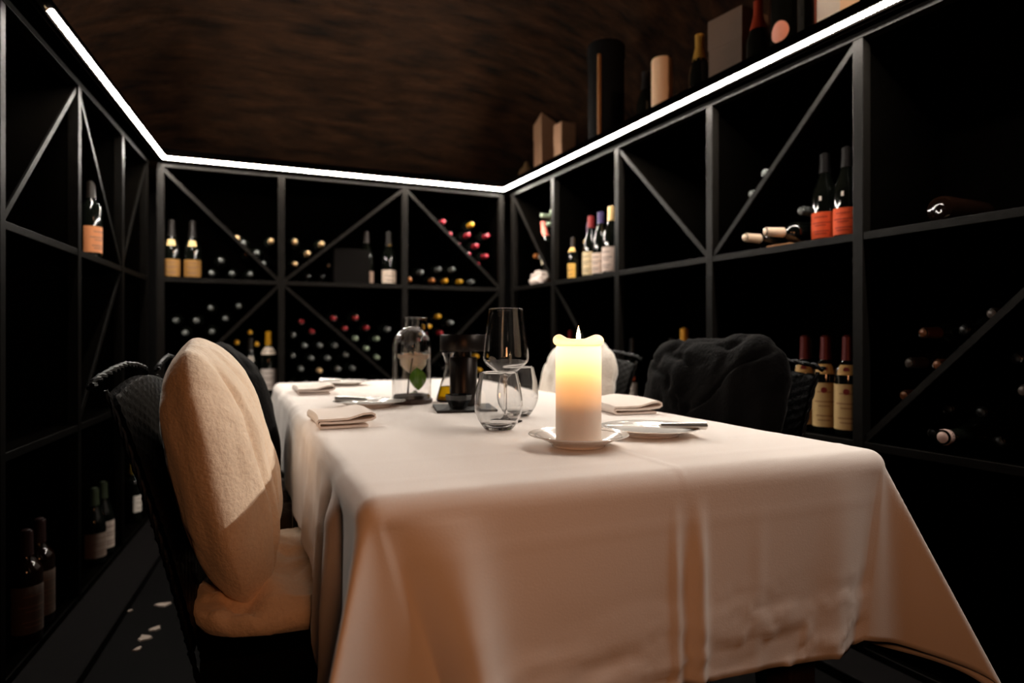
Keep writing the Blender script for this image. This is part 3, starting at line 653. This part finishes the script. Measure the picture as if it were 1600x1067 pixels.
em = nt.nodes.new('ShaderNodeEmission'); tc = nt.nodes.new('ShaderNodeTexCoord'); sp = nt.nodes.new('ShaderNodeSeparateXYZ'); cr = nt.nodes.new('ShaderNodeValToRGB'); mr = nt.nodes.new('ShaderNodeMapRange')
nt.links.new(tc.outputs['Object'], sp.inputs[0]); nt.links.new(sp.outputs[2], mr.inputs[0]); mr.inputs[1].default_value = HC-.008; mr.inputs[2].default_value = HC+.021
nt.links.new(mr.outputs[0], cr.inputs[0]); e = cr.color_ramp.elements; e[0].color = (1,.62,.25,1); e[1].color = (1,.22,.05,1); q = e.new(.45); q.color = (1,.78,.42,1); q = e.new(.8); q.color = (1,.55,.2,1)
nt.links.new(cr.outputs[0], em.inputs[0]); em.inputs[1].default_value = 22; nt.links.new(em.outputs[0], nt.nodes['Material Output'].inputs[0])
fp = [(0,-.006),(.0022,-.004),(.0036,0),(.0040,.004),(.0034,.009),(.0022,.014),(.0011,.0185),(.0003,.0225),(0,.024)]
MB().lathe([(r, z+HC-.004) for r, z in fp], 16).build('flame', mf, t)
lamp('candle_flame_light', (CX, CY, TT+.0062+HC+.004), 1.2, (1, .55, .22), .004)
lamp('added_wax_glow', (CX, CY, TT+.0062+HC-.022), .90, (1, .79, .54), .006)            # added lamp inside the hollow shell, imitates flame light scattered through wax

# ------------------------------------------------------------------ tableware
def knife(lab, loc, rz, ry=0, L=.20, name='table_knife'):
    t = thing(name, lab, 'knife', loc, rz); t.rotation_euler = (0, ry, rz)
    def bl(u, v):
        x = u*L*.52; w_ = .0085*(1-.12*u)*(1-max(0, (u-.8)/.2)**2*.95); return (x, (v-.5)*2*w_+(.002*u*u), .0009*(1-abs(v-.5)*1.9))
    b = MB().grid(bl, 20, 5); q = MB().grid(lambda u, v: (bl(u, v)[0], bl(u, v)[1], -bl(u, v)[2]*.6), 20, 5); b.add(q.v, q.f); b.build('blade', M_silver, t)
    def hd(u, v):
        a = v*2*PI; r = .0065+.0045*u; s = 1 if u < .95 else .75
        if u == 0 or u == 1: r = 0
        return (-u*L*.48, r*1.25*cos(a)*s, r*.75*sin(a)*s)
    MB().grid(hd, 20, 13).build('handle', M_silver, t)
    return t
plate('bread_plate', 'white china bread plate with steel knife, right of the candle', .752, 1.095, .0985, .0155, .58)
knife('steel knife lying across the plate right of the candle', (.752-.005, 1.060, TT+.0225), ln(180-22.6-3), 0, .20)
plate('bread_plate', 'white china bread plate behind the nearest left napkin', .335, 1.84, .10, .0155, .58)
knife('steel knife on the plate behind the nearest left napkin', (.325, 1.81, TT+.0225), ln(-30), 0, .20)
plate('bread_plate', 'white china bread plate at the far left end of the table', .385, 2.68, .10, .0155, .58)
knife('steel knife on the plate at the far left end', (.375, 2.65, TT+.0225), ln(-30), 0, .20)

def napkin(lab, x, y, rz, w_=.125, l=.19, flip=1):
    # ribbon folded three times, its section in x-z, extruded along y
    th = .0036; path = []
    def semi(cx, cz, r, a0, a1): return [(cx+r*cos(a0+(a1-a0)*i/8), cz+r*sin(a0+(a1-a0)*i/8)) for i in range(9)]
    h = w_/2
    path += [(-h+.012, .0024), (0, .0022), (h-.012, .0024)] + semi(h-.008, .0066, .0042, -PI/2, PI/2) + [(0, .0104), (-h+.012, .0108)]
    path = [(h-.02, .0022), (0, .0021), (-h+.01, .0022)] + [(-h+.007-.0042*sin(q), .0064-.0042*cos(q)) for q in [PI*i/8 for i in range(1, 8)]] + [(-h+.02, .0100), (0, .0090), (h-.03, .0098)]
    path += [(h-.012, .0118), (h-.005, .0150), (h-.006, .0190), (h-.014, .0215), (h-.03, .0205), (0, .0150), (-h+.02, .0150), (-h+.002, .0148)] + [(-h-.001, .0108), (-h-.0005, .0060), (-h+.006, .0022)]
    P = [Vector((p[0], 0, p[1])) for p in path]; n = len(P)
    # resample
    b = MB(); rows = 14; sec = []
    for i in range(n):
        tg = (P[min(i+1, n-1)]-P[max(i-1, 0)]).normalized(); nn = Vector((-tg.z, 0, tg.x)); sec.append((P[i]+nn*th/2, P[i]-nn*th/2))
    loop = [s[0] for s in sec]+[s[1] for s in reversed(sec)]; m = len(loop)
    for j in range(rows+1):
        v = j/rows; y_ = (v-.5)*l; w1 = 1-.03*sin(v*PI)
        for p in loop: b.v.append((flip*(p.x*w1+.002*sin(v*4)), y_+.002*sin(p.x*60), max(.0002, p.z*1.32*(1+.14*sin(v*PI)+.05*sin(p.x*40+v*3)))))
    for j in range(rows):
        for i in range(m): b.f.append((j*m+i, j*m+(i+1) % m, (j+1)*m+(i+1) % m, (j+1)*m+i))
    for j in (0, rows):
        for i in range(n-1): b.f.append((j*m+i, j*m+i+1, j*m+m-2-i, j*m+m-1-i))
    o = b.build('napkin', M_napk, smooth=50); tag(o, lab, 'napkin'); o.location = (x, y, TT); o.rotation_euler.z = rz; return o
napkin('folded white linen napkin on the near left edge of the table', .213, 1.515, ln(0), .125, .20)
napkin('folded white linen napkin farther back on the left edge', .238, 2.36, ln(0), .125, .20)
napkin('folded white linen napkin on the right edge behind the candle', .935, 1.51, ln(-6), .135, .25, 1)

def spline(P, k=5):
    P = [Vector((p[0], p[1])) for p in P]; out = []
    for i in range(len(P)-1):
        a, b_, c, d = P[max(i-1, 0)], P[i], P[i+1], P[min(i+2, len(P)-1)]
        for q in range(k):
            t_ = q/k; out.append(.5*((2*b_)+(c-a)*t_+(2*a-5*b_+4*c-d)*t_*t_+(3*b_-a-3*c+d)*t_**3))
    return out+[P[-1]]
def shell(base, wall, th, bottom):
    """base: outer profile below the bowl, wall: bowl wall up to the rim, offset inwards by th; bottom: inner floor points"""
    W_ = spline(wall); n = len(W_); inn = []
    for i, p in enumerate(W_):
        tg = (W_[min(i+1, n-1)]-W_[max(i-1, 0)]).normalized(); inn.append(Vector((p.x-tg.y*th, p.y+tg.x*th)))
    rim = (W_[-1]+inn[-1])/2; tg = (W_[-1]-W_[-2]).normalized(); rm = [W_[-1].lerp(rim, .3)+tg*th*.4, rim+tg*th*.5, inn[-1].lerp(rim, .3)+tg*th*.4]
    inn = [p for p in reversed(inn) if p.y > bottom[0][1] and p.x > bottom[0][0]*.98]
    return [tuple(p) for p in ([Vector(q) for q in base]+W_+rm+inn)]+[tuple(q) for q in bottom]
def wine_glass(lab, x, y, sc=1):
    t = thing('wine_glass', lab, 'glass', (x, y, TT))
    base = [tuple(p) for p in spline([(0,.0),(.020,.0),(.036,.0),(.038,.0008),(.036,.002),(.022,.0032),(.012,.0050),(.0052,.011),(.0038,.020),(.0036,.050),(.0038,.080)], 4)]
    wall = [(.0045,.094),(.0090,.102),(.022,.112),(.038,.124),(.0485,.134),(.0522,.143),(.0520,.155),(.0490,.185),(.0443,.220),(.0398,.258)]
    MB().lathe([(r*sc, z*sc) for r, z in shell(base, wall, .0010, [(.018,.1112),(.008,.1080),(0,.1072)])], 56).build('bowl_and_stem', M_glass, t, 60, weld=True)
    return t
def tumbler(lab, x, y, sc=1):
    t = thing('water_tumbler', lab, 'glass', (x, y, TT))
    base = [tuple(p) for p in spline([(0,.003),(.018,.0025),(.025,.0002),(.029,.0008)], 4)]
    wall = [(.0312,.0032),(.036,.010),(.044,.023),(.0495,.038),(.0508,.054),(.0480,.080),(.0425,.105),(.0390,.120)]
    MB().lathe([(r*sc, z*sc) for r, z in shell(base, wall, .0012, [(.033,.0125),(.026,.0108),(.014,.0100),(0,.0098)])], 56).build('vessel', M_glass, t, 60, weld=True)
    return t
wine_glass('tall clear wine glass left of the lit candle', .564, 1.392)
tumbler('clear stemless water tumbler in front of the wine glass', .501, 1.277)
tumbler('clear stemless water tumbler behind the wine glass', .630, 1.478)
wine_glass('clear wine glass standing behind the rose cloche', .549, 2.17, 1.0)

# rose under a glass cloche
CLX, CLY = .466, 1.885
t = thing('glass_cloche', 'glass dome on a dark wooden base holding a cream rose', 'cloche', (CLX, CLY, TT))
MB().lathe([(0,0),(.058,0),(.0605,.003),(.0605,.012),(.0585,.014),(.053,.0145),(.053,.0225),(.051,.0245),(0,.025)], 44).build('base', M_wood, t, 40)
pr = [(.0570,.0150)]+[(.0570,.03+.0135*i) for i in range(11)]+[(.0570*cos(q), .165+.060*sin(q)) for q in [PI/2*i/10 for i in range(1, 11)]]
pi_ = [(max(0, (.0556)*cos(q)), .165+.0586*sin(q)) for q in [PI/2*i/10 for i in range(10, -1, -1)]]+[(.0556,.03+.0135*i) for i in range(9, -1, -1)]+[(.0556,.0152)]
MB().lathe(pr+pi_, 48, close=True).build('dome', M_glass, t, 60, weld=True)
r_ = thing('cut_rose', 'cream rose with one green leaf standing inside the glass dome', 'flower', (CLX, CLY, TT+.0252))
def stem(pts, r=.0021): return MB().tube(pts, r, 8)
stem([(-.012,.004,0),(-.010,.0,.03),(-.008,.002,.05),(-.002,.002,.078)]).build('stem', M_stem, r_)
stem([(-.010,0,.004),(-.016,-.034,.05),(-.008,-.037,.10),(-.002,-.034,.135)], .0014).build('leaf_stalk', M_stem, r_)
RZ = .087; RX, RY = .006, .0
rr_ = random.Random(2)
for k in range(13):
    ring = 0 if k < 3 else (1 if k < 7 else 2); a0 = k*2.4; R = (.017, .030, .040)[ring]; hh = (.064, .060, .056)[ring]; spread = (.75, .85, .95)[ring]
    def pt(u, v, a0=a0, R=R, hh=hh, spread=spread, ring=ring):
        a = a0+(u-.5)*2*spread*1.15; r = R*(.30+.70*sin(min(1, v*1.3)*PI/2))*(1+.06*sin(a*3))*(1-.22*max(0, v-.5)*(3-ring)); z = -.026+hh*v*(1-.18*(abs(u-.5)*2)**2.5)
        if v > .8 and ring: r += .007*((v-.8)/.2)**2*(ring-.5)
        return (RX+r*cos(a), RY+r*sin(a), RZ+z)
    MB().grid(pt, 12, 9).build('petal', M_petal, r_, 180)
def lf(u, v):
    w_ = .026*sin(min(1, u*1.02)*PI)**.75*(1-.25*u); return (.004+.004*u+(v-.5)*2*w_*1.1, -.040-.010*abs(v-.5)-.004*sin(u*PI)+(v-.5)*w_*.3, .080-.066*u)
MB().grid(lf, 16, 9).build('leaf', M_leaf, r_, 180)
MB().grid(lambda u, v: (-.014+.036*u, -.012+(v-.5)*.018*sin(u*PI), .002+.004*sin(u*PI)), 12, 7).build('leaf', M_leaf, r_, 180)

# lamp, bowl, slate, carafe
SX, SY = .556, 1.672
o = MB().box((-.078, -.085, 0), (.078, .085, .006)).build('slate_tray', M_slate, bevel=.001, smooth=0); tag(o, 'flat square black slate tray under the black table lamp', 'tray'); o.location = (SX, SY, TT); o.rotation_euler.z = ln(-12)
t = thing('table_lamp', 'unlit black metal table lamp with a wide flat drum head', 'lamp', (.568, 1.712, TT+.0062))
MB().lathe([(0,0),(.0365,0),(.0375,.001),(.0375,.130),(.036,.132),(.022,.1335),(.021,.150),(0,.150)], 40).build('body', M_dkmetal, t, 40)
MB().lathe([(0,.148),(.050,.148),(.0635,.1485),(.0640,.150),(.0640,.192),(.0630,.1935),(.058,.1935),(.057,.1905),(0,.1905)], 48).build('drum_head', M_dkmetal, t, 40)
t = thing('faceted_bowl', 'small black faceted bowl at the foot of the black lamp', 'bowl', (.528, 1.632, TT+.0062))
MB().lathe([(0,.0),(.018,0),(.021,.002),(.034,.024),(.036,.036),(.035,.037),(.031,.025),(.018,.008),(0,.006)], 10).build('body', M_bowl, t, 10)
t = thing('oil_carafe', 'small conical glass carafe of golden oil behind the black lamp', 'carafe', (.575, 1.878, TT))
o_ = [(0,.002),(.030,0),(.034,.002),(.036,.007),(.033,.018),(.012,.092),(.009,.104),(.009,.118),(.012,.132),(.018,.146)]
i_ = [(.0168,.146),(.0105,.132),(.0075,.118),(.0075,.104),(.0105,.092),(.0315,.018),(.034,.008),(.030,.0045),(0,.004)]
MB().lathe(o_+i_, 40).build('vessel', M_glass, t, 60, weld=True)
MB().lathe([(0,.0046),(.0296,.0051),(.0334,.0085),(.031,.0180),(.0232,.046),(0,.046)], 40).build('oil', M_oil, t, 60)

# thin flat pale patches on the floor
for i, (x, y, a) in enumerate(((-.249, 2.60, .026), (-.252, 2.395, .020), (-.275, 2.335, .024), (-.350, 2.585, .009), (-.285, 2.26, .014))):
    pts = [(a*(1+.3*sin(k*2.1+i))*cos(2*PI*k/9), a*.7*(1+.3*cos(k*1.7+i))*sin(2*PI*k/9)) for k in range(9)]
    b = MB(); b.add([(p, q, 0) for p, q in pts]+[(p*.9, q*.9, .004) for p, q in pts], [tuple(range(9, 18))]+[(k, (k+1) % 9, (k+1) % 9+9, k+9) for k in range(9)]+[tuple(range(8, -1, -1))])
    o = b.build('floor_patch', M_pale_patch, smooth=0); o.location = (x, y, .0005); o.rotation_euler.z = i
    tag(o, ('largest pale patch, farthest on the dark floor left of the chair', 'thin pale patch between the others on the dark floor', 'broad pale patch nearest the chair leg on the dark floor', 'tiny pale patch lying on the grey kerb side of the floor', 'faint pale patch nearest the camera on the floor')[i], 'chip', 'pale patches on the floor')
